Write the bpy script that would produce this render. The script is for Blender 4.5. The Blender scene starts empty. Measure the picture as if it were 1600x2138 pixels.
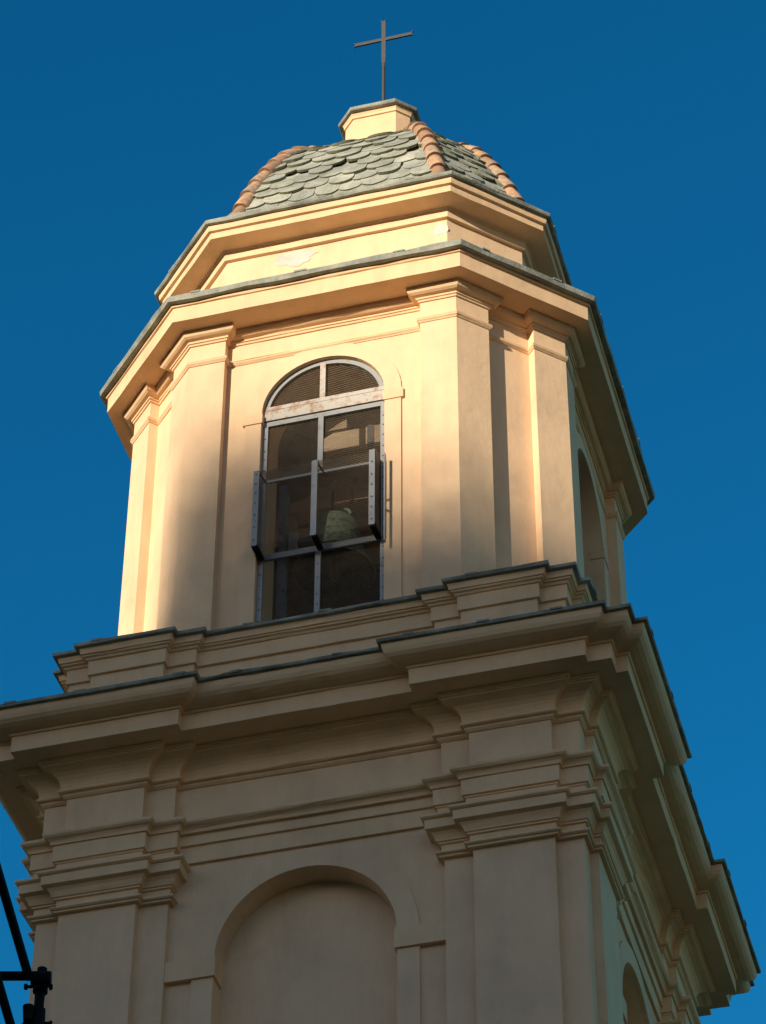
import bpy, bmesh, math, random
from mathutils import Vector, Matrix
random.seed(7)
sc = bpy.context.scene
COL = sc.collection
Z0 = 19.6268            # height of the capital line above the ground
OX, OY = 0.0209, 0.0058 # tower axis

# ---------------------------------------------------------------- camera
cam = bpy.data.cameras.new('camera')
co = bpy.data.objects.new('camera', cam)
COL.objects.link(co)
cam.sensor_fit = 'VERTICAL'; cam.sensor_height = 24.0
cam.lens = 24.0 * 6326.055 / 2138.0
cam.clip_end = 3000
M = Matrix.Rotation(0.2684, 4, 'Z') @ Matrix.Rotation(2.3101, 4, 'X') @ Matrix.Rotation(0.0033, 4, 'Z')
M.translation = Vector((7.5039, -27.157, -18.0268 + Z0))
co.matrix_world = M
sc.camera = co

# ---------------------------------------------------------------- world and sun
SUN_EL = math.radians(12.5)
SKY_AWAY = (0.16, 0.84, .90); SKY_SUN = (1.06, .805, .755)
SH = Vector((-0.375, -0.927, 0)).normalized()           # horizontal direction towards the sun
world = bpy.data.worlds.new('World'); sc.world = world
world.use_nodes = True
nt = world.node_tree; nt.nodes.clear()
sky = nt.nodes.new('ShaderNodeTexSky'); sky.sky_type = 'NISHITA'; sky.sun_disc = False
sky.sun_elevation = SUN_EL
sky.sun_rotation = math.atan2(SH.x, SH.y) % (2*math.pi)
sky.altitude = 0; sky.air_density = 1.0; sky.dust_density = 0.3; sky.ozone_density = 2.0
hs = nt.nodes.new('ShaderNodeHueSaturation'); hs.inputs['Saturation'].default_value = 1.35; hs.inputs['Hue'].default_value = 0.5
# sky tint: blue behind the tower, warmed elsewhere to colour light on shaded walls
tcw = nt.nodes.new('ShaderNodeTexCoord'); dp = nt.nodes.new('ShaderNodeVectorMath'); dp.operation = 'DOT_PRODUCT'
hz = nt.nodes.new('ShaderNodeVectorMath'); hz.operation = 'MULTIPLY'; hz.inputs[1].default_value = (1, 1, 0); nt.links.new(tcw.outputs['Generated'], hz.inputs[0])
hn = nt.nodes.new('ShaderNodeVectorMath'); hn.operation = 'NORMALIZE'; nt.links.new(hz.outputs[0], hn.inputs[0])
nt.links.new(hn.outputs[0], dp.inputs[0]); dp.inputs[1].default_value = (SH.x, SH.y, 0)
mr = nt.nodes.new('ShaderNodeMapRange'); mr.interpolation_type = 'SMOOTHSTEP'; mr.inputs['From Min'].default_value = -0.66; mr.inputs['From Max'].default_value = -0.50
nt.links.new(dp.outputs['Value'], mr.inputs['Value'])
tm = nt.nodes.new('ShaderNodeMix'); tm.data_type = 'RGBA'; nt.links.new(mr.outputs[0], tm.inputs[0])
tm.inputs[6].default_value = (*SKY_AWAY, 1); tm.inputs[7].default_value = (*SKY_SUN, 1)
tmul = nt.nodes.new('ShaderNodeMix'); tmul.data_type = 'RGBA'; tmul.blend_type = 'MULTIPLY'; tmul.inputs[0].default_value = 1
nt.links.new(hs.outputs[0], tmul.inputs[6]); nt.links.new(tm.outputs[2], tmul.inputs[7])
bg = nt.nodes.new('ShaderNodeBackground'); bg.inputs['Strength'].default_value = 0.14
wo = nt.nodes.new('ShaderNodeOutputWorld')
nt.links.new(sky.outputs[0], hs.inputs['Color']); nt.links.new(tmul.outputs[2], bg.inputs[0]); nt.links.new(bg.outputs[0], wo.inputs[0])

sun = bpy.data.lights.new('sun', 'SUN'); sun.energy = 5.0; sun.angle = math.radians(0.55)
sun.color = (1.0, 0.875, 0.72)
so = bpy.data.objects.new('sun', sun); COL.objects.link(so)
to_sun = Vector((SH.x*math.cos(SUN_EL), SH.y*math.cos(SUN_EL), math.sin(SUN_EL)))
so.rotation_euler = to_sun.to_track_quat('Z', 'Y').to_euler()
so.location = to_sun*60

sc.view_settings.view_transform = 'Standard'
sc.view_settings.look = 'None'
sc.view_settings.exposure = 0.32
sc.view_settings.gamma = 1.0
sc.cycles.max_bounces = 6

# ---------------------------------------------------------------- materials
def mat(name):
    m = bpy.data.materials.new(name); m.use_nodes = True
    n = m.node_tree; b = n.nodes['Principled BSDF']
    return m, n, b
def noise(n, scale, detail=4, rough=.55, vec=None):
    t = n.nodes.new('ShaderNodeTexNoise'); t.inputs['Scale'].default_value = scale
    t.inputs['Detail'].default_value = detail; t.inputs['Roughness'].default_value = rough
    if vec: n.links.new(vec, t.inputs['Vector'])
    return t.outputs['Fac']
def coords(n, sx=1, sy=1, sz=1):
    tc = n.nodes.new('ShaderNodeTexCoord'); mp = n.nodes.new('ShaderNodeMapping')
    mp.inputs['Scale'].default_value = (sx, sy, sz)
    n.links.new(tc.outputs['Object'], mp.inputs['Vector']); return mp.outputs[0]
def ramp(n, fac, stops):
    r = n.nodes.new('ShaderNodeValToRGB'); n.links.new(fac, r.inputs[0])
    e = r.color_ramp.elements
    while len(e) < len(stops): e.new(.5)
    for q, (p_, c_) in zip(e, stops): q.position = p_; q.color = (*c_, 1)
    return r.outputs[0]
def mix(n, fac, a, b, mode='MIX'):
    x = n.nodes.new('ShaderNodeMix'); x.data_type = 'RGBA'; x.blend_type = mode
    if isinstance(fac, float): x.inputs[0].default_value = fac
    else: n.links.new(fac, x.inputs[0])
    for s, v in ((6, a), (7, b)):
        if isinstance(v, tuple): x.inputs[s].default_value = (*v, 1)
        else: n.links.new(v, x.inputs[s])
    return x.outputs[2]
def bump(n, b, h, strength, dist):
    u = n.nodes.new('ShaderNodeBump'); u.inputs['Strength'].default_value = strength
    u.inputs['Distance'].default_value = dist
    n.links.new(h, u.inputs['Height']); n.links.new(u.outputs[0], b.inputs['Normal']); return u

def plaster(name, c, var=.075):
    m, n, b = mat(name); v = coords(n)
    v2 = coords(n, 1, 1, .18)
    f1 = noise(n, 1.3, 5, .6, v); f2 = noise(n, 4.5, 4, .65, v2); f3 = noise(n, 38, 3, .6, v)
    d = tuple(x*(1-var*1.6) for x in c); l = tuple(min(1, x*(1+var*.7)) for x in c)
    base = ramp(n, f1, [(.3, d), (.52, c), (.75, l)])
    st = ramp(n, f2, [(.32, (.86, .86, .86)), (.55, (1, 1, 1))])
    base = mix(n, .55, base, st, 'MULTIPLY')
    n.links.new(base, b.inputs['Base Color']); b.inputs['Roughness'].default_value = .9
    b.inputs['Specular IOR Level'].default_value = .2
    a = n.nodes.new('ShaderNodeMath'); a.operation = 'MULTIPLY_ADD'; n.links.new(f3, a.inputs[0]); a.inputs[1].default_value = .25
    f4 = noise(n, 7, 3, .5, v); n.links.new(f4, a.inputs[2])
    u = bump(n, b, a.outputs[0], .5, .012)
    return m
PL = plaster('ochre_plaster', (.79, .545, .325))
PL2 = plaster('ochre_plaster_moulding', (.79, .535, .305), .07)
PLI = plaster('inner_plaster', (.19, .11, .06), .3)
PATCH = plaster('bare_lime_plaster', (.62, .53, .45), .2)

def slate_mat(name, cols, per_island=True, moss=.6):
    m, n, b = mat(name); v = coords(n)
    f = noise(n, 3.2, 5, .65, v); g = noise(n, 22, 4, .7, v)
    c = ramp(n, f, [(.3, cols[0]), (.5, cols[1]), (.72, cols[2])])
    if per_island:
        ge = n.nodes.new('ShaderNodeNewGeometry')
        r = ramp(n, ge.outputs['Random Per Island'], [(0, (.66, .67, .68)), (.5, (.88, .88, .88)), (1, (1.08, 1.06, 1.0))])
        c = mix(n, .8, c, r, 'MULTIPLY')
    mo = ramp(n, g, [(.52, (0, 0, 0)), (.68, (1, 1, 1))])
    x = n.nodes.new('ShaderNodeMath'); x.operation = 'MULTIPLY'; n.links.new(mo, x.inputs[0]); x.inputs[1].default_value = moss
    c = mix(n, x.outputs[0], c, (.22, .22, .11))
    n.links.new(c, b.inputs['Base Color']); b.inputs['Roughness'].default_value = .72
    bump(n, b, g, .6, .02)
    return m
SLATE = slate_mat('fish_scale_slate', [(.20, .21, .165), (.35, .355, .29), (.50, .49, .40)])
SLEDGE = slate_mat('slate_edging', [(.12, .13, .11), (.24, .25, .20), (.42, .42, .33)], False, .3)

def terra():
    m, n, b = mat('terracotta'); v = coords(n)
    ge = n.nodes.new('ShaderNodeNewGeometry')
    c = ramp(n, ge.outputs['Random Per Island'], [(0, (.34, .18, .10)), (.5, (.58, .31, .16)), (1, (.44, .30, .20))])
    f = noise(n, 14, 5, .7, v)
    c = mix(n, ramp(n, f, [(.42, (0, 0, 0)), (.62, (.85, .85, .85))]), c, (.20, .17, .11))
    n.links.new(c, b.inputs['Base Color']); b.inputs['Roughness'].default_value = .85; bump(n, b, f, .4, .015)
    return m
TERRA = terra()
def metal(name, c, rust, rustc=(.33, .14, .06), rough=.55, metallic=.35, sc_=9):
    m, n, b = mat(name); v = coords(n)
    f = noise(n, sc_, 6, .7, v)
    r = ramp(n, f, [(.60-rust*.35, (0, 0, 0)), (.72-rust*.25, (1, 1, 1))])
    n.links.new(mix(n, r, c, rustc), b.inputs['Base Color'])
    b.inputs['Roughness'].default_value = rough; b.inputs['Metallic'].default_value = metallic
    bump(n, b, f, .25, .01); return m
GALV = metal('galvanised_steel', (.29, .29, .27), .06, (.20, .15, .10))
RUSTY = metal('rust_streaked_steel', (.47, .43, .36), .30, (.33, .19, .10), .7, .1, 9)
WIRE = metal('wire_mesh', (.19, .145, .09), .3, (.12, .07, .04), .7, .0)
IRON = metal('weathered_iron', (.065, .062, .060), .2, (.11, .08, .06), .6, .3)
TUBE = metal('dark_scaffold_tube', (.006, .006, .007), .05, (.015, .008, .006), .75, .0)
TUBE.node_tree.nodes['Principled BSDF'].inputs['Specular IOR Level'].default_value = .12
BRONZE = metal('bronze_patina', (.18, .25, .16), .42, (.08, .09, .06), .8, .1, 16)
def wood(name, c):
    m, n, b = mat(name); v = coords(n, 1, 9, 9); f = noise(n, 4, 6, .7, v)
    n.links.new(ramp(n, f, [(.3, tuple(x*.55 for x in c)), (.7, c)]), b.inputs['Base Color'])
    b.inputs['Roughness'].default_value = .8; bump(n, b, f, .6, .02); return m
WOOD = wood('old_oak', (.42, .29, .17))
def plain(name, c, rough=.9):
    m, n, b = mat(name); v = coords(n); f = noise(n, .6, 6, .6, v)
    n.links.new(ramp(n, f, [(.3, tuple(x*.7 for x in c)), (.7, c)]), b.inputs['Base Color']); b.inputs['Roughness'].default_value = rough
    return m
PAVE = plain('stone_paving', (.23, .125, .06)); RIDGEM = plain('shade_ridge_grass', (.09, .10, .05)); LEAF = plain('shade_leaf', (.06, .08, .035))  # last two colour the unseen ridge and leaves added for shade

MORT = plaster('lime_mortar', (.42, .37, .27), .2)
LWOOD = wood('pale_weathered_beam', (.44, .33, .20))
STEELB = metal('blue_grey_steel', (.13, .16, .18), .3, (.08, .06, .05), .6, .2)
DWOOD = wood('dark_stained_wood', (.52, .32, .17))
MOSS = plain('mossy_slate_edge', (.20, .21, .13)); DARKB = plain('shaded_bronze', (.03, .028, .022))  # DARKB: inside of the bell, its shade put into the colour
# ---------------------------------------------------------------- helpers
def empty(name, loc=(0, 0, 0), parent=None):
    o = bpy.data.objects.new(name, None); COL.objects.link(o); o.location = loc; o.parent = parent
    o.empty_display_size = .3; return o
def tag(o, label, cat, group=None, kind=None):
    if label: o['label'] = label
    if cat: o['category'] = cat
    if group: o['group'] = group
    if kind: o['kind'] = kind
    return o
def obj(name, bm, m, parent=None, smooth=False):
    bmesh.ops.recalc_face_normals(bm, faces=bm.faces)
    me = bpy.data.meshes.new(name); bm.to_mesh(me); bm.free()
    me.materials.append(m)
    if smooth:
        for p_ in me.polygons: p_.use_smooth = True
    o = bpy.data.objects.new(name, me); COL.objects.link(o); o.parent = parent
    return o
def copy_to(o, parent, rz):
    c = o.copy(); COL.objects.link(c); c.parent = parent; c.rotation_euler = (0, 0, rz); return c

def offset_poly(pts, o, mask=None):
    """offset each edge of a CCW polygon outward by o (edges with mask False stay)"""
    n = len(pts); out = []
    for i in range(n):
        p0, p1, p2 = (Vector(pts[(i-1) % n]), Vector(pts[i]), Vector(pts[(i+1) % n]))
        d1 = (p1-p0).normalized(); d2 = (p2-p1).normalized()
        o1 = o if (mask is None or mask[(i-1) % n]) else 0
        o2 = o if (mask is None or mask[i]) else 0
        n1 = Vector((d1.y, -d1.x)); n2 = Vector((d2.y, -d2.x))
        a = p1+n1*o1; b = p1+n2*o2
        cr = d1.x*d2.y-d1.y*d2.x
        if abs(cr) < 1e-6: out.append(tuple(a)); continue
        t = ((b.x-a.x)*d2.y-(b.y-a.y)*d2.x)/cr
        q = a+d1*t; out.append((q.x, q.y))
    return out
def sweep(bm, plan, prof, mask=None, cap=.06, jit=.0022):
    rings = []
    if cap:
        prof = [(min(prof[0][0], 0)-cap, prof[0][1]+.001)]+list(prof)+[(min(prof[-1][0], 0)-cap, prof[-1][1])]
    n = len(plan)
    cnt = [max(1, int(math.hypot(plan[i][0]-plan[(i+1) % n][0], plan[i][1]-plan[(i+1) % n][1])/.3)) for i in range(n)]
    rj = random.Random(len(prof)*31+n)
    for o, z in prof:
        P_ = offset_poly(plan, o, mask); row = []
        for i in range(n):
            (xa, ya), (xb, yb) = P_[i], P_[(i+1) % n]
            for k in range(cnt[i]):
                f = k/cnt[i]; jx, jy, jz = (rj.gauss(0, jit), rj.gauss(0, jit), rj.gauss(0, jit)) if k else (0, 0, rj.gauss(0, jit*.5))
                row.append(bm.verts.new((xa+(xb-xa)*f+jx, ya+(yb-ya)*f+jy, z+Z0+jz)))
        rings.append(row)
    n = len(rings[0])
    for a, b in zip(rings, rings[1:]):
        for i in range(n):
            bm.faces.new((a[i], a[(i+1) % n], b[(i+1) % n], b[i]))
    return rings
def box(bm, x0, x1, y0, y1, z0, z1, z=Z0):
    v = [bm.verts.new((x, y, c+z)) for x in (x0, x1) for y in (y0, y1) for c in (z0, z1)]
    for f in ((0, 1, 3, 2), (4, 6, 7, 5), (0, 4, 5, 1), (2, 3, 7, 6), (0, 2, 6, 4), (1, 5, 7, 3)):
        bm.faces.new([v[i] for i in f])
def bar(bm, a, b, w, h, up=(0, 0, 1)):
    """rectangular bar from a to b"""
    a = Vector(a); b = Vector(b); d = (b-a).normalized(); up = Vector(up)
    s = d.cross(up)
    if s.length < 1e-4: s = d.cross(Vector((1, 0, 0)))
    s.normalize(); u = s.cross(d)
    vs = [bm.verts.new(p_+s*sx*w/2+u*sy*h/2) for p_ in (a, b) for sx, sy in ((-1, -1), (1, -1), (1, 1), (-1, 1))]
    for i in range(4): bm.faces.new((vs[i], vs[(i+1) % 4], vs[4+(i+1) % 4], vs[4+i]))
    bm.faces.new(vs[3::-1]); bm.faces.new(vs[4:])
def tube(bm, a, b, r0, r1=None, seg=14, cap=True):
    a = Vector(a); b = Vector(b); r1 = r0 if r1 is None else r1
    d = (b-a).normalized(); s = d.cross(Vector((0, 0, 1)) if abs(d.z) < .95 else Vector((1, 0, 0))).normalized(); u = s.cross(d)
    R = []
    for p_, r in ((a, r0), (b, r1)):
        R.append([bm.verts.new(p_+(s*math.cos(t)+u*math.sin(t))*r) for t in (2*math.pi*i/seg for i in range(seg))])
    for i in range(seg): bm.faces.new((R[0][i], R[0][(i+1) % seg], R[1][(i+1) % seg], R[1][i]))
    if cap: bm.faces.new(R[0][::-1]); bm.faces.new(R[1])
def lathe(bm, prof, cx, cy, seg=40):
    R = [[bm.verts.new((cx+r*math.cos(2*math.pi*i/seg), cy+r*math.sin(2*math.pi*i/seg), z+Z0)) for i in range(seg)] for r, z in prof]
    for a, b in zip(R, R[1:]):
        for i in range(seg): bm.faces.new((a[i], a[(i+1) % seg], b[(i+1) % seg], b[i]))
def NB(): return bmesh.new()

# ---------------------------------------------------------------- plans
def plan3(a, b, c, w0, w1, w2):
    q = [(c, -w0), (c, -w1), (a, -w1), (a, -w2), (b, -w2), (b, -w1), (w1, -w1), (w1, -b), (w2, -b), (w2, -a), (w1, -a), (w1, -c), (w0, -c)]
    return rot4(q)
def plan2(a, b, w1, w2):
    q = [(a, -w1), (a, -w2), (b, -w2), (b, -w1), (w1, -w1), (w1, -b), (w2, -b), (w2, -a), (w1, -a)]
    return rot4(q)
def rot4(q):
    out = []
    for k in range(4):
        for x, y in q:
            for _ in range(k): x, y = -y, x
            out.append((x, y))
    return out
LA, LB, LC, W0, W1, W2 = 1.79, 2.63, 1.4695, 2.83, 2.9094, 3.0
def octo(A, D, o=0):
    A += o; D += o*2**.5
    return rot4([(-(D-A), -A), (D-A, -A)])

tower = empty('bell_tower', (OX, OY, 0))
tag(tower, 'ochre plastered church bell tower with octagonal belfry and slate dome', 'bell tower')

# ---------------------------------------------------------------- arched wall panels
NA = 28
def arch_panel(bm, W, z0, z1, hw, spring, sill, y, depth, back=False, inner_W=None, face_back=False):
    """wall face at y (looking to -Y) of half width W with an arched hole, reveal of given depth"""
    def V(x, z, yy=y): return bm.verts.new((x, yy, z+Z0))
    def Q(*p): bm.faces.new([V(*q) for q in p])
    arc = [(hw*math.cos(math.pi*i/NA), spring+hw*math.sin(math.pi*i/NA)) for i in range(NA+1)]
    faces = [(y, W)]
    if face_back: faces.append((y+depth, inner_W or W))
    for yy, ww in faces:
        Q((-ww, z0, yy), (ww, z0, yy), (ww, sill, yy), (-ww, sill, yy))
        Q((-ww, sill, yy), (-hw, sill, yy), (-hw, spring, yy), (-ww, spring, yy))
        Q((hw, sill, yy), (ww, sill, yy), (ww, spring, yy), (hw, spring, yy))
        top = [(ww*math.cos(0), spring)]
        # fan to the top edge
        for i in range(NA):
            (x0, a0), (x1, a1) = arc[i], arc[i+1]
            def edge(x, a):
                f = 1-2*(math.acos(max(-1, min(1, x/hw)))/math.pi)
                return f*ww
            e0, e1 = edge(x0, a0), edge(x1, a1)
            Q((x0, a0, yy), (e0, z1, yy), (e1, z1, yy), (x1, a1, yy))
        Q((hw, spring, yy), (ww, spring, yy), (ww, z1, yy))
        Q((-hw, spring, yy), (-ww, z1, yy), (-ww, spring, yy))
    outline = [(hw, sill)]+arc+[(-hw, sill)]
    for (xa, za), (xb, zb) in zip(outline, outline[1:]):
        Q((xa, za, y), (xb, zb, y), (xb, zb, y+depth), (xa, za, y+depth))
    Q((-hw, sill, y), (hw, sill, y), (hw, sill, y+depth), (-hw, sill, y+depth))
    if back:
        f = bm.faces.new([V(x, z, y+depth) for x, z in outline])
def archivolt(bm, y, r0, r1, spring, t):
    ring = []
    for i in range(NA+1):
        c, s = math.cos(math.pi*i/NA), math.sin(math.pi*i/NA)
        ring.append([bm.verts.new((r*c, yy, spring+r*s+Z0)) for r, yy in ((r0, y+.03), (r0-.002, y-t), (r1, y-t), (r1, y+.03))])
    for a, b in zip(ring, ring[1:]):
        for k in range(3): bm.faces.new((a[k], a[k+1], b[k+1], b[k]))

# lower stage walls with blind niches
bm = NB()
for k in range(4):
    t = NB(); arch_panel(t, W0, -Z0, .84, .96, -.73, -8.6, -W0, .27, back=True)
    t.transform(Matrix.Rotation(k*math.pi/2, 4, 'Z')); me = bpy.data.meshes.new('t'); t.to_mesh(me); t.free(); bm.from_mesh(me); bpy.data.meshes.remove(me)
lower = obj('wall', bm, PL, tower)
def face_parts(name, build, mat_, parent, n=4, **kw):
    first = None
    for k in range(n):
        if first is None:
            b = NB(); build(b); first = obj(name, b, mat_, parent, **kw)
        else: copy_to(first, parent, k*math.pi/2)
    return first
face_parts('archivolt', lambda b: archivolt(b, -W0, .96, 1.188, -.73, .030), PL, lower)
def niche_impost(b, side=1):
    for s in (side,):
        x0, x1 = sorted((s*.935, s*1.50))
        box(b, x0, x1, -W0-.062, -W0+.20, -.955, -.715)
def niche_strip(b, side=1):
    for s in (side,):
        x0, x1 = sorted((s*.9605, s*1.19))
        box(b, x0, x1, -W0-.034, -W0+.05, -12, -.95)
for sd in (-1, 1): face_parts('impost', lambda b: niche_impost(b, sd), PL2, lower)
for sd in (-1, 1): face_parts('jamb_strip', lambda b: niche_strip(b, sd), PL, lower)

# wall fascia between the corner clusters (lower architrave)
def wall_fascia(b):
    n = 2
    pr = [(0, .497), (.035, .497), (.04, .70), (.068, .705), (.075, .84), (0, .84)]
    for s0, s1 in ((-1.6, 1.6),):
        vs = [[b.verts.new((x, -W0-o+(.02 if o == 0 else 0), z+Z0)) for o, z in pr] for x in (s0, s1)]
        for i in range(len(pr)-1): b.faces.new((vs[0][i], vs[1][i], vs[1][i+1], vs[0][i+1]))
face_parts('architrave_fascia', wall_fascia, PL2, lower)

# corner clusters: two pilasters with backing pilasters on each corner
CL = [(LC, -(W0-.1)), (LC, -W1), (LA, -W1), (LA, -W2), (LB, -W2), (LB, -W1), (W1, -W1), (W1, -LB), (W2, -LB), (W2, -LA), (W1, -LA), (W1, -LC), (W0-.1, -LC), (W0-.1, -(W0-.1))]
CM = [True]*11+[True, False, False]
CAPP = [(-.005, -.03), (-.005, .002), (.045, .004), (.049, .026), (.064, .028), (.079, .041), (.079, .056), (.064, .068), (.03, .078), (.026, .104), (.026, .160),
        (.049, .166), (.050, .186), (.066, .190), (.075, .215), (.09, .25), (.112, .282), (.145, .292), (.163, .298), (.167, .404), (.185, .410), (.203, .425), (.203, .448), (.18, .46),
        (.055, .465), (.055, .610), (.066, .612), (.068, .633), (.090, .635), (.095, .842)]
def cluster_shaft(b): sweep(b, CL, [(0, -Z0), (0, -8.0), (0, -4.0), (0, -1.5), (0, .012)], CM)
def cluster_cap(b): sweep(b, CL, CAPP, CM)
face_parts('corner_pilaster', cluster_shaft, PL, lower)
face_parts('capital', cluster_cap, PL2, lower)

# entablature
P3 = plan3(LA, LB, LC, W0, W1, W2)
bm = NB()
sweep(bm, P3, [(.05, .829), (.114, .829), (.116, .845), (.122, .865), (.140, .885), (.168, .897), (.186, .915), (.189, .948), (.17, .962), (.05, .975)])
architrave = obj('architrave', bm, PL2, tower)
bm = NB()
sweep(bm, P3, [(.014, .95), (.016, 1.49)])
obj('frieze', bm, PL, tower)
bm = NB()
sweep(bm, P3, [(.0, 1.478), (.03, 1.48), (.055, 1.503), (.057, 1.523), (.075, 1.526), (.093, 1.534), (.099, 1.548), (.093, 1.562), (.076, 1.572),
               (.076, 1.60), (.080, 1.64), (.092, 1.68), (.115, 1.72), (.150, 1.755), (.195, 1.775), (.25, 1.786), (.252, 1.803), (.268, 1.805), (.270, 1.822), (.287, 1.825), (.287, 1.862)])
obj('bed_moulding', bm, PL2, tower)
PC = plan2(1.7676, LB, 2.878, W2)
bm = NB()
sweep(bm, PC, [(.1, 1.848), (.506, 1.8546), (.51, 2.052), (.528, 2.056), (.535, 2.085), (.575, 2.088), (.632, 2.098), (.680, 2.118), (.715, 2.150), (.734, 2.190), (.742, 2.235), (.742, 2.262), (.3, 2.28)])
cornice = obj('cornice', bm, PL2, tower)
def slate_lumps(bm, plan, o, z, every=.95, skip=.25):
    pts = offset_poly(plan, o); n = len(pts)
    for i in range(n):
        a, b = Vector(pts[i]), Vector(pts[(i+1) % n]); L = (b-a).length
        if L < .5: continue
        d = (b-a)/L; nn = Vector((d.y, -d.x)); s = random.uniform(.2, .5)
        while s < L-.15:
            w = random.uniform(.10, .16); c = a+d*s
            q = [c+nn*.006, c+d*w+nn*.004, c+d*w-nn*.35, c-nn*.35]
            hh = random.uniform(.012, .02)
            lo = [bm.verts.new((p_.x, p_.y, z+Z0-.01+(0 if j < 2 else .05))) for j, p_ in enumerate(q)]
            hi = [bm.verts.new((p_.x, p_.y, z+Z0+hh+(0 if j < 2 else .05))) for j, p_ in enumerate(q)]
            bm.faces.new(hi); bm.faces.new(lo[::-1])
            for j in range(4): bm.faces.new((lo[j], lo[(j+1) % 4], hi[(j+1) % 4], hi[j]))
            s += every*random.uniform(.8, 1.2)
bm = NB()
sweep(bm, PC, [(.3, 2.264), (.782, 2.266), (.790, 2.296), (.30, 2.37), (-.2, 2.43)], jit=.0045)
slate_lumps(bm, PC, .790, 2.296)
se = obj('slate_edge', bm, SLEDGE, cornice)
for o_ in (cornice, se):        # the far side of the tower is a little shallower than the near one
    for v_ in o_.data.vertices:
        if v_.co.y > 1.2: v_.co.y -= .06*min(1, (v_.co.y-1.2)/2.0)

# pedestal between cornice and belfry
PP = plan3(1.6586, 2.5659, 1.3392, 2.775, 2.8518, 2.9482)
bm = NB()
sweep(bm, PP, [(-.03, 2.36), (-.03, 3.232), (0, 3.236), (0, 3.426), (.018, 3.430), (.030, 3.452), (.055, 3.461), (.058, 3.480), (.076, 3.483), (.080, 3.52), (.091, 3.557), (-.05, 3.57)])
ped = obj('pedestal', bm, PL2, tower)
bm = NB()
sweep(bm, PP, [(-.1, 3.559), (.135, 3.561), (.143, 3.598), (-.30, 3.69), (-.6, 3.74)], jit=.0045)
slate_lumps(bm, PP, .143, 3.598, 1.0)
obj('slate_edge', bm, SLEDGE, ped)

# ---------------------------------------------------------------- octagonal belfry
A, D, PD = 2.757, 4.425, .125
AW = A-PD; DW = D-PD*2**.5; CWX = DW-AW
TH = .65
bm = NB()
for k in range(4):
    t = NB(); arch_panel(t, CWX, 3.5, 8.52, .755, 7.09, 3.78, -AW, TH, face_back=True, inner_W=CWX-.27)
    # diagonal wall, solid
    o1 = octo(A, D, -PD); o2 = octo(A, D, -PD-TH)
    a0, a1 = o1[1], o1[2]; b0, b1 = o2[1], o2[2]
    for p0, p1 in ((a0, a1), (b0, b1)):
        t.faces.new([t.verts.new((x, y, z+Z0)) for (x, y), z in ((p0, 3.5), (p1, 3.5), (p1, 8.52), (p0, 8.52))])
    t.transform(Matrix.Rotation(k*math.pi/2, 4, 'Z')); me = bpy.data.meshes.new('t'); t.to_mesh(me); t.free(); bm.from_mesh(me); bpy.data.meshes.remove(me)
belfry = obj('belfry_wall', bm, PL, tower)
face_parts('archivolt', lambda b: archivolt(b, -AW, .757, .96, 7.09, .022), PL, belfry)
def win_impost(b, side=1):
    for s in (side,):
        x0, x1 = sorted((s*.742, s*.985)); box(b, x0, x1, -AW-.038, -AW+.15, 6.925, 7.075)
def win_strip(b, side=1):
    for s in (side,):
        x0, x1 = sorted((s*.7565, s*.957)); box(b, x0, x1, -AW-.024, -AW+.05, 3.55, 6.93)
for sd in (-1, 1): face_parts('impost', lambda b: win_impost(b, sd), PL2, belfry)
for sd in (-1, 1): face_parts('jamb_strip', lambda b: win_strip(b, sd), PL, belfry)
G, HH = 1.22, .45
r2 = 2**-.5
cx_ = D-A
def oct_corner(side):
    """corner cluster at the corner (cx_,-A); side=1 or mirrored"""
    pts = [(G, -(AW-.08)), (G, -A), (cx_, -A), (cx_+r2*HH, -A+r2*HH), (cx_+r2*HH-r2*(PD+.08), -A+r2*HH+r2*(PD+.08))]
    io = octo(A, D, -PD-.08)[1]
    pts.append(io)
    return pts
OCP = oct_corner(1)
OM = [True, True, True, True, False, False]
OCM = [(-x, y) for x, y in reversed(OCP)]
OMM = [False, True, True, True, True, False]
i = 0
for k in range(4):
    for P_, M_ in ((OCP, OM), (OCM, OMM)):
        if k == 0:
            b = NB(); sweep(b, P_, [(0, 3.5), (0, 8.53)], M_); o = obj('corner_pilaster', b, PL, belfry)
            if P_ is OCP: first_a = o
            else: first_b = o
        else: copy_to(first_a if P_ is OCP else first_b, belfry, k*math.pi/2)
# plan with all the breaks
q = []
hx, hy = cx_+r2*HH, -A+r2*HH
OB = []
quad = [(-G, -AW), (G, -AW), (G, -A), (cx_, -A), (hx, hy), (hx-r2*PD, hy+r2*PD)]
# mirrored across the diagonal (x,y)->(-y,-x)
mir = [(-y, -x) for x, y in reversed(quad[2:])]
quad2 = [(-G, -A)]
q = [(-G, -A), (-G, -AW), (G, -AW), (G, -A), (cx_, -A), (hx, hy), (hx-r2*PD, hy+r2*PD)]
m_ = [(-y, -x) for x, y in reversed([(cx_, -A), (hx, hy), (hx-r2*PD, hy+r2*PD)])]
OB = rot4(q+m_)
bm = NB()
sweep(bm, OB, [(-.02, 7.99), (.01, 7.992), (.02, 8.006), (.034, 8.02), (.036, 8.032), (.026, 8.042), (.033, 8.05), (.033, 8.062), (.0, 8.07), (-.02, 8.075)])
obj('astragal', bm, PL2, belfry)
bm = NB()
sweep(bm, OB, [(-.03, 8.335), (.018, 8.338), (.024, 8.362), (.040, 8.366), (.042, 8.392), (.055, 8.396), (.085, 8.402), (.115, 8.422), (.132, 8.45), (.138, 8.50), (.13, 8.51)])
obj('bed_moulding', bm, PL2, belfry)
O8 = octo(A, D)
bm = NB()
sweep(bm, O8, [(-.5, 8.492), (.327, 8.497), (.330, 8.728), (.352, 8.733), (.362, 8.760), (-.2, 8.78)])
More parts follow.
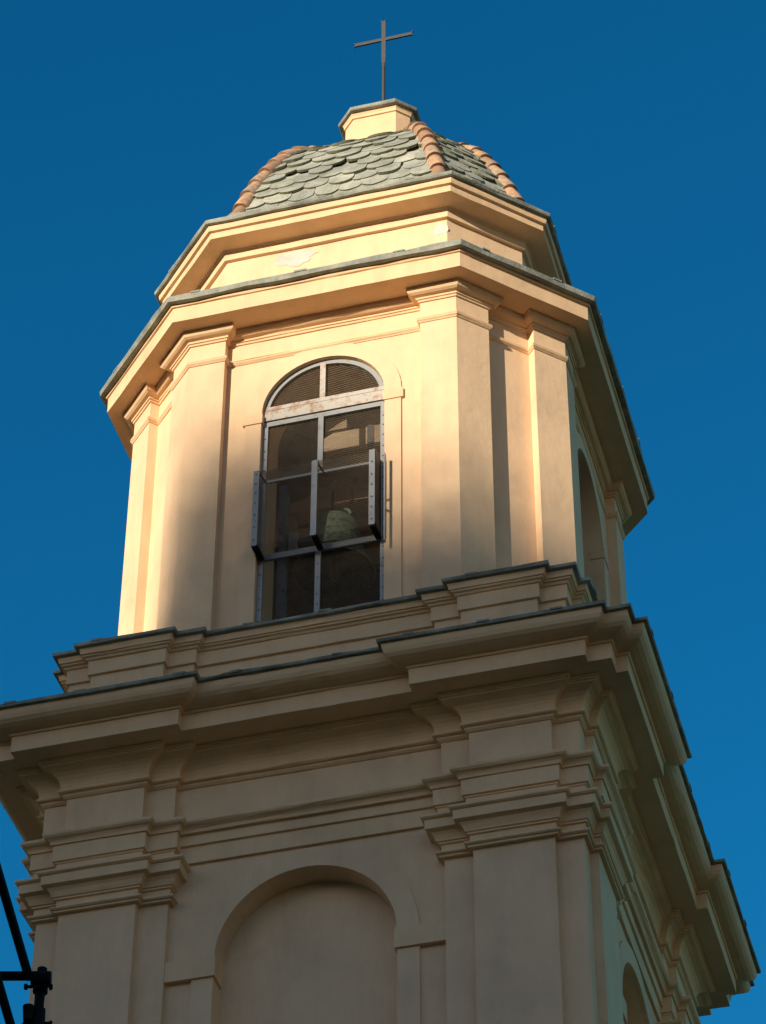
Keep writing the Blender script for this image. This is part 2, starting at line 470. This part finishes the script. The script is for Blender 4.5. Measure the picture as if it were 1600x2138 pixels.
bc = obj('belfry_cornice', bm, PL2, tower)
bm = NB()
sweep(bm, O8, [(.1, 8.762), (.425, 8.766), (.436, 8.845), (.1, 8.93), (-.6, 9.02)], jit=.006)
slate_lumps(bm, O8, .436, 8.845, 1.1)
obj('slate_edge', bm, SLEDGE, bc)
# ceiling and floor of the bell chamber
bm = NB()
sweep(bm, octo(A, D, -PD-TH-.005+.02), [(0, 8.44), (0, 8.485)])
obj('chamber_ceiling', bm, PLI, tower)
bm = NB()
sweep(bm, octo(A, D, -PD-TH+.02), [(0, 3.45), (0, 3.6)])
obj('chamber_floor', bm, WOOD, tower)
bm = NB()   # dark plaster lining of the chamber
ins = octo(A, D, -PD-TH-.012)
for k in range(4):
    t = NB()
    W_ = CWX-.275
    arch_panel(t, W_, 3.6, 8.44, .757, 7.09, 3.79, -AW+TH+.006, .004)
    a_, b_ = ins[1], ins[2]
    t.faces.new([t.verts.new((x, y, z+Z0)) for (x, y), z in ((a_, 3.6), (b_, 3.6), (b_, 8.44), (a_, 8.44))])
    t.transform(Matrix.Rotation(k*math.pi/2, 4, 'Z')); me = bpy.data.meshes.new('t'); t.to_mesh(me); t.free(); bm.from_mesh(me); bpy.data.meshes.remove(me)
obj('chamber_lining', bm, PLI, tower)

# attic drum
DA = 4.421
OA = octo(A, DA)
bm = NB()
sweep(bm, OA, [(-.53, 8.85), (-.53, 10.337), (-.484, 10.34), (-.48, 10.468), (-.465, 10.474), (-.45, 10.492), (-.43, 10.51)])
attic = obj('attic_drum', bm, PL, tower)
def blob(bm, cx, cz, rx, rz, y, n=26, th=.003):
    ph = [random.uniform(0, 6.28) for _ in range(4)]
    f = []; g = []
    for i in range(n):
        t = 2*math.pi*i/n
        r = 1+.13*math.sin(3*t+ph[0])+.09*math.sin(5*t+ph[1])+.06*math.sin(9*t+ph[2])
        f.append(bm.verts.new((cx+rx*r*math.cos(t), y-th, cz+rz*r*math.sin(t)+Z0)))
        g.append(bm.verts.new((cx+rx*r*math.cos(t), y+.01, cz+rz*r*math.sin(t)+Z0)))
    bm.faces.new(f)
    for i in range(n): bm.faces.new((f[i], f[(i+1) % n], g[(i+1) % n], g[i]))
bm = NB(); ya = -(A-.53)
blob(bm, -.58, 10.19, .24, .11, ya); blob(bm, -.50, 10.12, .14, .10, ya-.001); blob(bm, -.47, 10.23, .2, .07, ya-.0015)
o = obj('plaster_patch', bm, PATCH, attic); o['label'] = 'pale patch where the ochre paint has flaked off'
bm = NB(); blob(bm, 1.36, 10.17, .10, .10, ya, th=.002)
o = obj('plaster_patch', bm, PATCH, attic)
bm = NB()
sweep(bm, OA, [(-.6, 10.492), (-.218, 10.497), (-.215, 10.600), (-.178, 10.606), (-.168, 10.645), (-.165, 10.692), (-.4, 10.70)])
ac = obj('attic_cornice', bm, PL2, tower)
bm = NB()
sweep(bm, OA, [(-.3, 10.694), (-.120, 10.697), (-.108, 10.722), (-.110, 10.752), (-.45, 10.86), (-.8, 10.9)], jit=.0045)
slate_lumps(bm, OA, -.109, 10.752, 1.3)
obj('slate_edge', bm, SLEDGE, ac)

# ---------------------------------------------------------------- dome
DP = [(10.72, 2.66), (11.0, 2.60), (11.25, 2.535), (11.5, 2.46), (11.75, 2.37), (12.0, 2.27), (12.25, 2.16), (12.5, 2.04), (12.75, 1.905), (13.0, 1.75), (13.18, 1.60), (13.35, 1.42), (13.50, 1.20), (13.60, 1.00), (13.67, .78), (13.71, .52)]
# arc length table
ARC = [0.0]
for (z0_, r0_), (z1_, r1_) in zip(DP, DP[1:]): ARC.append(ARC[-1]+math.hypot(z1_-z0_, r1_-r0_))
def dome_at(s):
    s = max(0, min(ARC[-1]-1e-6, s))
    for i in range(len(ARC)-1):
        if s <= ARC[i+1]:
            f = (s-ARC[i])/(ARC[i+1]-ARC[i])
            return DP[i][0]+f*(DP[i+1][0]-DP[i][0]), DP[i][1]+f*(DP[i+1][1]-DP[i][1])
OC = octo(A, DA, -.113); RREF = math.hypot(*OC[0])
bm = NB()
rings = [[bm.verts.new((x*r/RREF, y*r/RREF, z+Z0)) for x, y in OC] for z, r in DP]
for a_, b_ in zip(rings, rings[1:]):
    for i in range(8): bm.faces.new((a_[i], a_[(i+1) % 8], b_[(i+1) % 8], b_[i]))
dome = obj('dome', bm, SLATE, tower)
bm = NB()
ROW = .235
nrow = int(ARC[-1]/ROW)
for fct in range(8):
    c0, c1 = Vector(OC[fct]), Vector(OC[(fct+1) % 8])
    e = (c1-c0).normalized(); L0 = (c1-c0).length; mid = (c0+c1)/2; apo = mid.length; nrm = mid.normalized()
    for j in range(nrow, -1, -1):
        s = j*ROW+.02
        z, r = dome_at(s); k_ = r/RREF
        za, ra = dome_at(s+.02); zb_, rb_ = dome_at(s-.02)
        tz, tr = (za-zb_), (ra-rb_)*apo/RREF
        ll = math.hypot(tz, tr); tz /= ll; tr /= ll
        T = Vector((nrm.x*tr, nrm.y*tr, tz)); Nn = Vector((nrm.x*tz, nrm.y*tz, -tr)); E = Vector((e.x, e.y, 0))
        base = Vector((mid.x*k_, mid.y*k_, z+Z0))
        half = L0*k_/2
        w = .33; n_t = int(half*2/w)+3
        off = (.5 if j % 2 else 0)*w
        for q_ in range(-n_t//2-1, n_t//2+2):
            cxp = q_*w+off+random.uniform(-.02, .02)
            if abs(cxp) > half+w*.55: continue
            if random.random() < .015: continue
            hw_ = w*.5*random.uniform(.93, 1.12); dl = random.uniform(-.035, .035); rt_ = random.uniform(-.045, .045)
            lift = random.uniform(.03, .06); thk = random.uniform(.02, .034)
            tilt = random.uniform(-.02, .02)
            out = []
            rd = random.uniform(.115, .165)
            for a2 in range(9):
                th = math.pi+math.pi*a2/8
                out.append((hw_*math.cos(th), dl+rd*math.sin(th)*random.uniform(.92, 1.04)))
            out += [(hw_, .26), (-hw_, .26)]
            lo, hi = [], []
            for x, y in out:
                kk = dome_at(s+y)[1]/RREF if s+y > 0 else dome_at(0)[1]/RREF
                lim = L0*kk/2-.01
                xx = max(-lim, min(lim, cxp+x-y*rt_)); y = y+x*rt_
                fr = 1-(y+.15)/.42
                h_ = .004+lift*fr+tilt*x
                b_ = base+E*xx+T*y
                lo.append(bm.verts.new(b_+Nn*(h_-.004))); hi.append(bm.verts.new(b_+Nn*(h_+thk)))
            bm.faces.new(hi)
            for i in range(8):
                bm.faces.new((lo[i], lo[i+1], hi[i+1], hi[i])).material_index = 1
            bm.faces.new((lo[8], lo[9], hi[9], hi[8])).material_index = 1; bm.faces.new((lo[10], lo[0], hi[0], hi[10])).material_index = 1
            bm.faces.new(lo[8::-1])
bmesh.ops.dissolve_degenerate(bm, dist=1e-5, edges=bm.edges)
o = obj('roof_slates', bm, SLATE, dome); o.data.materials.append(MOSS)
# ridges
def ridge_mesh(cidx, seed):
    random.seed(seed)
    bm = NB(); c = Vector(OC[cidx]); dr = c.normalized()
    s = .0; SEG = 14
    side = Vector((-dr.y, dr.x, 0))
    smax = ARC[-1]-.42
    while s < smax:
        Ls = .345*random.uniform(.96, 1.04)
        wob = random.uniform(-.012, .012)
        R = []
        for f in (-.06, 0, .5, 1.0, 1.12):
            ss = s+Ls*f; z, r = dome_at(ss); za, ra = dome_at(ss+.03); zb_, rb_ = dome_at(max(0, ss-.03))
            l = math.hypot(za-zb_, ra-rb_); tz, tr = (za-zb_)/l, (ra-rb_)/l
            N_ = Vector((dr.x*tz, dr.y*tz, -tr))
            rad = {-.06: .116, 0: .116, .5: .110, 1.0: .097, 1.12: .095}[f]
            cc = Vector((dr.x*r, dr.y*r, z+Z0))+N_*(.008+(.022 if f <= 0 else (.010 if f < .6 else 0)))+side*wob
            if ss < 0: cc -= Vector((dr.x*-tr, dr.y*-tr, 0))*0
            R.append([bm.verts.new(cc+side*math.cos(t)*rad+N_*math.sin(t)*rad*1.0) for t in (math.pi*(-.12+1.24*i/SEG) for i in range(SEG+1))])
        for a_, b_ in zip(R, R[1:]):
            for i in range(SEG): bm.faces.new((a_[i], a_[i+1], b_[i+1], b_[i]))
        bm.faces.new(R[0][::-1])
        s += Ls
    return bm
for i in range(8):
    rg = obj('ridge', ridge_mesh(i, 40+i), TERRA, dome)
    for p_ in rg.data.polygons: p_.use_smooth = len(p_.vertices) == 4
    bm = NB(); random.seed(80+i)      # mortar bed under the ridge tiles
    c = Vector(OC[i]); dr = c.normalized(); side = Vector((-dr.y, dr.x, 0)); prev = None
    ss = 0
    while ss < ARC[-1]-.35:
        z, r = dome_at(ss); za, ra = dome_at(ss+.03); zb_, rb_ = dome_at(max(0, ss-.03)); l = math.hypot(za-zb_, ra-rb_)
        N_ = Vector((dr.x*(za-zb_)/l, dr.y*(za-zb_)/l, -(ra-rb_)/l)); cc = Vector((dr.x*r, dr.y*r, z+Z0))
        w = random.uniform(.098, .13); h_ = random.uniform(.01, .03)
        cur = [bm.verts.new(cc+side*x*w+N_*y) for x, y in ((-1, -.06), (-.85, h_-.01), (0, h_+.02), (.85, h_-.01), (1, -.06))]
        if prev:
            for a2 in range(4): bm.faces.new((prev[a2], prev[a2+1], cur[a2+1], cur[a2]))
        prev = cur; ss += .07
    o = obj('mortar_bed', bm, MORT, rg)
random.seed(11)
# finial block and cross
bm = NB()
KB = octo(.475, .785)
sweep(bm, KB, [(.02, 13.55), (0, 13.9), (-.006, 14.79), (.016, 14.795), (.018, 14.84), (.04, 14.892)])
fin = obj('finial_block', bm, PL2, tower)
bm = NB()
KS = octo(.5742, .8984)
sweep(bm, KS, [(-.12, 14.885), (-.01, 14.887), (0, 14.90), (0, 14.95), (-.03, 14.965), (-.45, 15.06)])
box(bm, -.36, -.12, -.50, -.2, 14.95, 15.04)
obj('slate_cap', bm, SLEDGE, fin)
cross = NB()
tube(cross, (0, 0, 14.95+Z0), (0, 0, 16.50+Z0), .026, .024)
crs = obj('cross', cross, IRON, tower)
bm = NB()
def flat(bm, pts, y0, y1):
    f = [bm.verts.new((x, y0, z+Z0)) for x, z in pts]; g = [bm.verts.new((x, y1, z+Z0)) for x, z in pts]
    bm.faces.new(f); bm.faces.new(g[::-1]); n = len(pts)
    for i in range(n): bm.faces.new((f[i], f[(i+1) % n], g[(i+1) % n], g[i]))
cz = 17.04; w = .031
cp = [(-w*.7, 16.42), (w*.7, 16.42), (w, 16.62), (w, cz-w), (.42, cz-w), (.445, cz-w-.01), (.425, cz), (.455, cz+w+.04), (.42, cz+w), (w, cz+w), (w, 17.45), (w+.018, 17.475), (0, 17.458), (-w-.025, 17.482), (-w, 17.44),
      (-w, cz+w), (-.42, cz+w), (-.448, cz+w+.012), (-.43, cz), (-.45, cz-w-.02), (-.42, cz-w), (-w, cz-w), (-w, 16.62)]
flat(bm, cp, -.012, .012)
obj('crossbar', bm, IRON, crs)

# ---------------------------------------------------------------- window grille on the front face
YF = -AW+.06
win = empty('window', (0, 0, 0), tower)
bm = NB()
def fl(x0, x1, z0, z1, y=YF, d=.03): box(bm, x0, x1, y-d/2, y+d/2, z0, z1)
fl(-.753, -.690, 3.76, 6.985); fl(.690, .753, 3.76, 6.985)
fl(-.690, .690, 3.76, 3.82); fl(-.690, .690, 4.80, 4.885); 
fl(-.690, .690, 6.915, 6.985, YF-.002); fl(-.690, .690, 6.02, 6.065, YF+.01, .02)
fl(-.072, -.008, 6.065, 6.915, YF-.001); fl(-.072, -.008, 3.82, 4.80, YF-.001)
fl(.785, .80, 4.6, 5.95, -AW-.13, .05)
bar(bm, (.79, -AW-.13, 5.35+Z0), (.76, -AW+.02, 5.30+Z0), .02, .03)
bar(bm, (.79, -AW-.13, 5.15+Z0), (.76, -AW+.02, 5.20+Z0), .02, .02)
# arch frame
ring = []
for i in range(NA+1):
    c, s = math.cos(math.pi*i/NA), math.sin(math.pi*i/NA)
    ring.append([bm.verts.new((r*c, yy, 7.09+r*s+Z0)) for r, yy in ((.690, YF+.015), (.690, YF-.022), (.750, YF-.022), (.750, YF+.015))])
for a_, b_ in zip(ring, ring[1:]):
    for k in range(4): bm.faces.new((a_[k], a_[(k+1) % 4], b_[(k+1) % 4], b_[k]))
fr = obj('frame', bm, GALV, win)
bm = NB()
for x0, x1 in ((-.753, .753),): box(bm, x0, x1, YF-.03, YF+.02, 7.00, 7.155)
box(bm, -.745, .745, YF-.026, YF+.015, 7.165, 7.225)
box(bm, -.060, .008, YF-.024, YF+.012, 7.225, 7.80)
o = obj('transom', bm, RUSTY, win); o['label'] = 'rust streaked transom plate across the arched window'
# rivets
bm = NB()
def rivet(x, y, z): box(bm, x-.006, x+.006, y-.006, y+.004, z-.006, z+.006)
for s_ in (-.722, .722):
    z = 3.9
    while z < 6.9:
        rivet(s_, YF-.017, z); z += random.uniform(.13, .2)
for x in (-.72, .665):
    z = 4.88
    while z < 5.95: rivet(x, -2.87, z); z += random.uniform(.13, .2)
for z in (4.0, 4.15, 4.4, 4.6): rivet(-.04, YF-.018, z)
obj('rivets', bm, IRON, win)['kind'] = 'stuff'
# projecting cage
YC = -2.855
for x in (-.72, -.02, .665):
    bm = NB()
    box(bm, x-.035, x+.035, YC-.006, YC+.006, 4.80, 5.96)
    box(bm, x+.029, x+.035, YC+.006, YC+.022, 4.80, 5.96)
    cb = obj('cage_bar', bm, GALV, win)
    if x > .6:
        bm = NB(); box(bm, .702, .708, YC+.01, YF-.03, 4.83, 5.98); obj('side_plate', bm, IRON, cb)
    bm = NB(); bar(bm, (x+.01, YC, 4.80+Z0), (x+.01, YF, 4.83+Z0), .06, .05); obj('cage_bracket', bm, TUBE, cb)
    bm = NB(); bar(bm, (x+.02, YC, 5.94+Z0), (x+.02, YF, 6.03+Z0), .012, .03); obj('cage_bracket', bm, TUBE, cb)

def wire_rect(bm, org, ux, uz, W, H, pitch=.027, ang=30, wd=.0048, inside=None):
    """expanded metal: two families of thin wires on a rectangle, clipped"""
    org = Vector(org); ux = Vector(ux); uz = Vector(uz); nn = ux.cross(uz)
    t = math.radians(ang)
    for sgn in (1, -1):
        d = (math.cos(t), sgn*math.sin(t)); nrm = (-d[1], d[0])
        lo = min(nrm[0]*x+nrm[1]*y for x in (0, W) for y in (0, H)); hi = max(nrm[0]*x+nrm[1]*y for x in (0, W) for y in (0, H))
        c = lo+pitch*.5
        while c < hi:
            # param p = nrm*c + d*s ; clip
            s0, s1 = -1e9, 1e9
            for a, dd, m_ in ((nrm[0]*c, d[0], W), (nrm[1]*c, d[1], H)):
                t0, t1 = (0-a)/dd, (m_-a)/dd
                if t0 > t1: t0, t1 = t1, t0
                s0 = max(s0, t0); s1 = min(s1, t1)
            if s1-s0 > .005:
                segs = [(s0, s1)]
                if inside:
                    segs = []; N = max(2, int((s1-s0)/.01)); cur = None
                    for i in range(N+1):
                        s = s0+(s1-s0)*i/N; ok = inside(nrm[0]*c+d[0]*s, nrm[1]*c+d[1]*s)
                        if ok and cur is None: cur = s
                        if (not ok or i == N) and cur is not None:
                            if s-cur > .01: segs.append((cur, s))
                            cur = None
                for a0, a1 in segs:
                    P0 = org+ux*(nrm[0]*c+d[0]*a0)+uz*(nrm[1]*c+d[1]*a0); P1 = org+ux*(nrm[0]*c+d[0]*a1)+uz*(nrm[1]*c+d[1]*a1)
                    W_ = (ux*nrm[0]+uz*nrm[1])*wd/2; T_ = nn*.0012*sgn
                    v = [bm.verts.new(P) for P in (P0-W_-T_, P1-W_-T_, P1+W_-T_, P0+W_-T_, P0+T_*2, P1+T_*2)]
                    bm.faces.new(v[:4]); bm.faces.new((v[0], v[1], v[5], v[4])); bm.faces.new((v[3], v[2], v[5], v[4]))
            c += pitch
X = (1, 0, 0); ZZ = (0, 0, 1)
bm = NB(); wire_rect(bm, (-.72, YF+.018, 6.05+Z0), X, ZZ, 1.44, .9); obj('wire_mesh', bm, WIRE, win)
bm = NB(); wire_rect(bm, (-.72, YF+.018, 3.80+Z0), X, ZZ, 1.44, 1.03); obj('wire_mesh', bm, WIRE, win)
bm = NB()
wire_rect(bm, (-.72, YF+.018, 7.19+Z0), X, ZZ, 1.44, .64, inside=lambda x, y: math.hypot(x-.72, y+.10) < .72)
obj('wire_mesh', bm, WIRE, win)
bm = NB()
wire_rect(bm, (-.75, YC+.008, 4.80+Z0), X, ZZ, 1.44, 1.15)
dy = YF-YC
wire_rect(bm, (-.75, YC, 5.95+Z0), X, Vector((0, dy, .09)).normalized(), 1.44, dy)
for x in (-.755, .70): wire_rect(bm, (x, YC, 4.80+Z0), (0, 1, 0), ZZ, dy, 1.15)
wire_rect(bm, (-.75, YC, 4.80+Z0), X, (0, 1, 0), 1.44, dy)
obj('cage_mesh', bm, WIRE, win)

# ---------------------------------------------------------------- the bell
BX, BY, BZ = -.25, -1.22, 5.66
bell = empty('bell', (OX, OY, 0))
tag(bell, 'green weathered bronze bell hanging behind the arched window grille', 'bell')
bm = NB()
R = .49
lathe(bm, [(.02, BZ+.87), (.10, BZ+.865), (.18, BZ+.84), (.245, BZ+.79), (.285, BZ+.72), (.302, BZ+.65), (.310, BZ+.63), (.306, BZ+.61), (.318, BZ+.50), (.335, BZ+.38), (.355, BZ+.36), (.348, BZ+.34), (.372, BZ+.22), (.42, BZ+.11), (.47, BZ+.04), (R, BZ), (R-.006, BZ-.006)], BX, BY, 48)
obj('bell_body', bm, BRONZE, bell, smooth=True)
bm = NB()
lathe(bm, [(R-.006, BZ-.007), (R-.02, BZ-.012), (R-.05, BZ), (.40, BZ+.10), (.33, BZ+.22), (.29, BZ+.4), (.25, BZ+.7), (.18, BZ+.79), (.02, BZ+.80)], BX, BY, 48)
obj('bell_mouth', bm, DARKB, bell, smooth=True)
bm = NB()
for a2 in range(4):
    t = a2*math.pi/2+.5
    tube(bm, (BX+.10*math.cos(t), BY+.10*math.sin(t), BZ+.84+Z0), (BX+.05*math.cos(t), BY+.05*math.sin(t), BZ+1.02+Z0), .03, .03, 8)
pv = None
for i in range(13):
    t = math.pi*i/12; q_ = (BX+.215*math.cos(t), BY-.06, BZ+.84+.15*math.sin(t)+Z0)
    if pv: tube(bm, pv, q_, .022, .022, 8)
    pv = q_
obj('canon', bm, BRONZE, bell, smooth=True)
bm = NB()
for zz, rr in ((.47, .318), (.16, .400), (.05, .468)):
    lathe(bm, [(rr-.01, BZ+zz-.02), (rr+.008, BZ+zz-.012), (rr+.012, BZ+zz), (rr+.008, BZ+zz+.012), (rr-.01, BZ+zz+.02)], BX, BY, 48)
obj('bell_bands', bm, BRONZE, bell, smooth=True)['kind'] = 'stuff'
bm = NB()
tube(bm, (BX, BY, BZ+.8+Z0), (BX, BY, BZ+.12+Z0), .018, .028, 10); tube(bm, (BX, BY, BZ+.12+Z0), (BX, BY, BZ-.02+Z0), .03, .065, 12); tube(bm, (BX, BY, BZ-.02+Z0), (BX, BY, BZ-.10+Z0), .065, .035, 12)
obj('clapper', bm, IRON, bell)
bm = NB()    # wooden headstock
hp = [(-.62, BZ+1.02), (-.5, BZ+.98), (.5, BZ+.98), (.62, BZ+1.02), (.62, BZ+1.14), (.42, BZ+1.16), (.36, BZ+1.22), (-.36, BZ+1.22), (-.42, BZ+1.16), (-.62, BZ+1.14)]
flat(bm, [(BX+x, z) for x, z in hp], BY-.11, BY+.11)
bmesh.ops.bevel(bm, geom=[e_ for e_ in bm.edges], offset=.012, segments=1, affect='EDGES')
hd = obj('headstock', bm, DWOOD, bell)
bm = NB()
for x in (-.24, 0, .24):
    bm = NB(); lathe(bm, [(.0, BZ+1.46), (.035, BZ+1.45), (.06, BZ+1.40), (.05, BZ+1.35), (.035, BZ+1.32), (.075, BZ+1.28), (.09, BZ+1.25), (.09, BZ+1.20)], BX+x, BY-.03, 14); obj('knob', bm, DWOOD, bell, smooth=True)
    bm = NB(); bar(bm, (BX+x, BY-.118, BZ+.95+Z0), (BX+x, BY-.118, BZ+1.235+Z0), .035, .008, (0, 1, 0)); obj('strap', bm, IRON, bell)
# frame beams that carry the bell: part of the tower
bm = NB()
for z, y in ((BZ+1.02, BY+.02),):
    box(bm, -1.9, BX-.50, y-.09, y+.09, z-.13, z+.05); obj('bell_frame_beam', bm, WOOD, tower)
    bm = NB(); box(bm, BX+.52, 1.9, y-.09, y+.09, z-.13, z+.05)
obj('bell_frame_beam', bm, WOOD, tower)
bm = NB()
bv = [(-.30, 7.10), (-.24, 7.03), (2.2, 7.03), (2.2, 7.38), (-.10, 7.38), (-.22, 7.32), (-.29, 7.22)]
bv = [(x, z-.04) for x, z in bv]; flat(bm, bv, -1.86, -1.55); obj('bell_frame_beam', bm, LWOOD, tower)
bm = NB(); box(bm, -.20, .06, -1.84, -1.6, 7.41, 7.56); obj('beam_block', bm, LWOOD, tower)
bm = NB(); box(bm, .33, .41, -1.872, -1.86, 6.98, 7.35); obj('beam_strap', bm, IRON, tower)
bm = NB(); box(bm, -2.1, 2.1, -.3, -.05, 7.35, 7.60); obj('bell_frame_beam', bm, WOOD, tower)
bm = NB(); box(bm, -.735, -.640, -1.93, -1.82, 3.6, 6.55); obj('frame_post', bm, STEELB, tower)
bm = NB(); box(bm, -.60, -.575, -1.93, -1.90, 5.47, 5.79); box(bm, -.515, -.49, -1.93, -1.90, 5.47, 5.79); box(bm, -.60, -.49, -1.90, -1.885, 5.47, 5.79); obj('wall_bracket', bm, GALV, tower)
bm = NB(); tube(bm, (-.45, -1.9, 5.60+Z0), (-.27, -1.9, 5.58+Z0), .085, .07, 12); tube(bm, (-.49, -1.9, 5.60+Z0), (-.45, -1.9, 5.60+Z0), .05, .05, 12); obj('striker_motor', bm, IRON, tower)
bm = NB(); box(bm, .56, .70, -1.9, -1.80, 4.95, 5.35); obj('wall_bracket', bm, DWOOD, tower)

# ---------------------------------------------------------------- scaffold at lower left
scf = empty('scaffold', (2.46, -15.26, 0))
tag(scf, 'black tubular scaffold corner with braces beside the lower left of the tower', 'scaffold')
def L_(p): return (p[0]-2.46, p[1]+15.26, p[2]+Z0)
SX, SY, ST = 2.457, -15.245, -9.454
TR = .0255
bm = NB(); tube(bm, L_((SX, SY, -Z0+.02)), L_((SX, SY, ST)), TR); obj('standard', bm, TUBE, scf, smooth=False)
rt = Vector((math.cos(.2684), math.sin(.2684), 0)); fw = Vector((-math.sin(.2684), math.cos(.2684), 0))
bm = NB(); p0 = Vector((SX, SY, ST-.075))+rt*.03-fw*.05; p1 = p0-rt*2.6-Vector((0, 0, .02)); tube(bm, L_(p0+rt*.005), L_(p1), TR*.95); obj('ledger', bm, TUBE, scf)
S2 = Vector((SX, SY, 0))-rt*2.45
bm = NB(); tube(bm, L_((S2.x, S2.y, -Z0+.02)), L_((S2.x, S2.y, ST+.3)), TR); obj('standard', bm, TUBE, scf)
import json
CP = Vector((7.5039, -27.157, -18.0268)); R3 = M.to_3x3()
def pix(u, v, t):
    d = R3 @ Vector(((u-800)/6326.055, -(v-1069)/6326.055, -1)); d.normalize(); return CP+d*t
for a2, b2, ta, tb in (((61, 2042), (-70, 1594), 15.45, 14.6), ((50, 2234), (-60, 1857), 15.6, 15.0)):
    bm = NB(); tube(bm, L_(pix(*a2, ta)), L_(pix(*b2, tb)), TR*.92); obj('brace', bm, TUBE, scf)
def coupler(z, s=1.0):
    bm = NB(); c = Vector((SX, SY, z))
    tube(bm, L_(c-Vector((0, 0, .05*s))), L_(c+Vector((0, 0, .05*s))), .038*s, .036*s, 12)
    q_ = c-fw*.05
    tube(bm, L_(q_-rt*.045), L_(q_+rt*.055), .037*s, .037*s, 12)
    tube(bm, L_(q_-rt*.06-Vector((0, 0, .05))), L_(q_+rt*.05-Vector((0, 0, .045))), .009, .009, 8)
    for k_ in (-.06, .05): tube(bm, L_(q_+rt*k_-Vector((0, 0, .05))), L_(q_+rt*(k_+.016*(-1 if k_ < 0 else 1))-Vector((0, 0, .05))), .017, .015, 6)
    obj('coupler', bm, TUBE, scf)
coupler(ST-.09); 
bm = NB(); c = Vector((SX, SY, ST-.30))
tube(bm, L_(c-Vector((0, 0, .08))), L_(c+Vector((0, 0, .06))), .040, .036, 12)
tube(bm, L_(c-rt*.045-fw*.04+Vector((0, 0, .05))), L_(c-rt*.045-fw*.04-Vector((0, 0, .03))), .030, .022, 12)
tube(bm, L_(c-rt*.075-Vector((0, 0, .03))), L_(c+rt*.07-Vector((0, 0, .02))), .009, .009, 8)
for k_ in (-.07, .06): tube(bm, L_(c+rt*k_-Vector((0, 0, .025))), L_(c+rt*(k_+.014)-Vector((0, 0, .025))), .017, .017, 6)
obj('coupler', bm, TUBE, scf)

# ---------------------------------------------------------------- ground, and an unseen ridge added to shade the lower tower
bm = NB()
N = 24
bm.faces.new([bm.verts.new((x, y, 0)) for x, y in ((-900, -900), (900, -900), (900, 900), (-900, 900))])
g = obj('ground', bm, PAVE); g['kind'] = 'structure'
# plinth of the tower
bm = NB(); sweep(bm, [(-3.15, -3.15), (3.15, -3.15), (3.15, 3.15), (-3.15, 3.15)], [(0, -Z0+.004), (0, -Z0+1.1), (-.06, -Z0+1.16), (-.3, -Z0+1.2)]); obj('plinth', bm, PAVE, tower)

E1 = Vector((-SH.y, SH.x, 0)) * 1.0        # horizontal, perpendicular to the sun
if E1.x < 0: E1 = -E1
DH = 125.0
tanE = math.tan(SUN_EL)
def occ(px, py, pz):
    """ridge point (u, height) that casts its shadow on tower point (px,py,pz above capital line)"""
    P = Vector((px, py, 0)); u = P.dot(E1); h = P.dot(SH)
    return u, pz+Z0+(DH-h)*tanE
# top line of the added leaf cards (half shade), solid crest below them
RID = [occ(-1.95, -2.46, 3.9), occ(-1.86, -2.55, 5.7), occ(-1.6, -2.757, 6.5), occ(-.9, -2.63, 6.2), occ(0, -2.63, 5.6), occ(.95, -2.65, 4.95), occ(1.6, -2.757, 4.5), occ(2.3, -2.0, 4.2), occ(2.7, -1.0, 4.0)]
CR0 = occ(-2.95, -2.57, 4.0); CR1 = occ(3.0, -2.9, 3.75)
u0, u1 = CR0[0], CR1[0]
prof_ = [(-300, 6), (-120, 24), (-40, CR0[1]-9), (u0-6, CR0[1]-.8), CR0, CR1, (u1+6, CR1[1]-.3), (40, CR1[1]-6), (140, 20), (300, 5)]
bm = NB()
rows = []
for u, h in prof_:
    c = SH*DH+E1*u
    rows.append([bm.verts.new((c.x+SH.x*d, c.y+SH.y*d, z)) for d, z in ((-(h-0)*.55, -.5), (-h*.25, h*.62), (-1.2, h-.9), (0, h), (2.5, h-.7), (60, h*.6), (160, -.5))])
for a_, b_ in zip(rows, rows[1:]):
    for k in range(6): bm.faces.new((a_[k], a_[k+1], b_[k+1], b_[k]))
shade_ridge = obj('shade_ridge', bm, RIDGEM); shade_ridge['kind'] = 'structure'


# unseen leaf cards added above the ridge, thinning upward to soften its shade
bm = NB(); rs = random.Random(5)
def line(P, u):
    if u >= P[-1][0]: return P[-1][1]
    for (a, ha), (b, hb) in zip(P, P[1:]):
        if a <= u <= b: return ha+(hb-ha)*(u-a)/(b-a)
    return -99
n_ = 0
while n_ < 3600:
    u = rs.uniform(RID[0][0]-.1, u1+9); top = line(RID, max(u, RID[0][0]+.001)); bot = line(prof_, u)-.3
    h = rs.uniform(bot, top+1.6)
    d = h-top
    if rs.random() > 1/(1+math.exp(2.6*d+.2)): continue
    if u < RID[1][0] and d > 0: continue
    c = SH*(DH+rs.uniform(-3, 3))+E1*u
    s_ = rs.uniform(.08, .15)
    a = Vector((rs.gauss(0, 1), rs.gauss(0, 1), rs.gauss(0, 1))).normalized(); b = a.cross(Vector((rs.gauss(0, 1), rs.gauss(0, 1), rs.gauss(0, 1)))).normalized()
    P = Vector((c.x, c.y, h)); n_ += 1
    bm.faces.new([bm.verts.new(P+a*s_*math.cos(t)*1.4+b*s_*math.sin(t)) for t in (0, 1.05, 2.1, 3.14, 4.2, 5.2)])
sh = obj('shade_leaves', bm, LEAF)
tag(sh, 'loose dark leaf cards added out of view above the ridge to soften its shade', 'shade_leaves', kind='stuff')
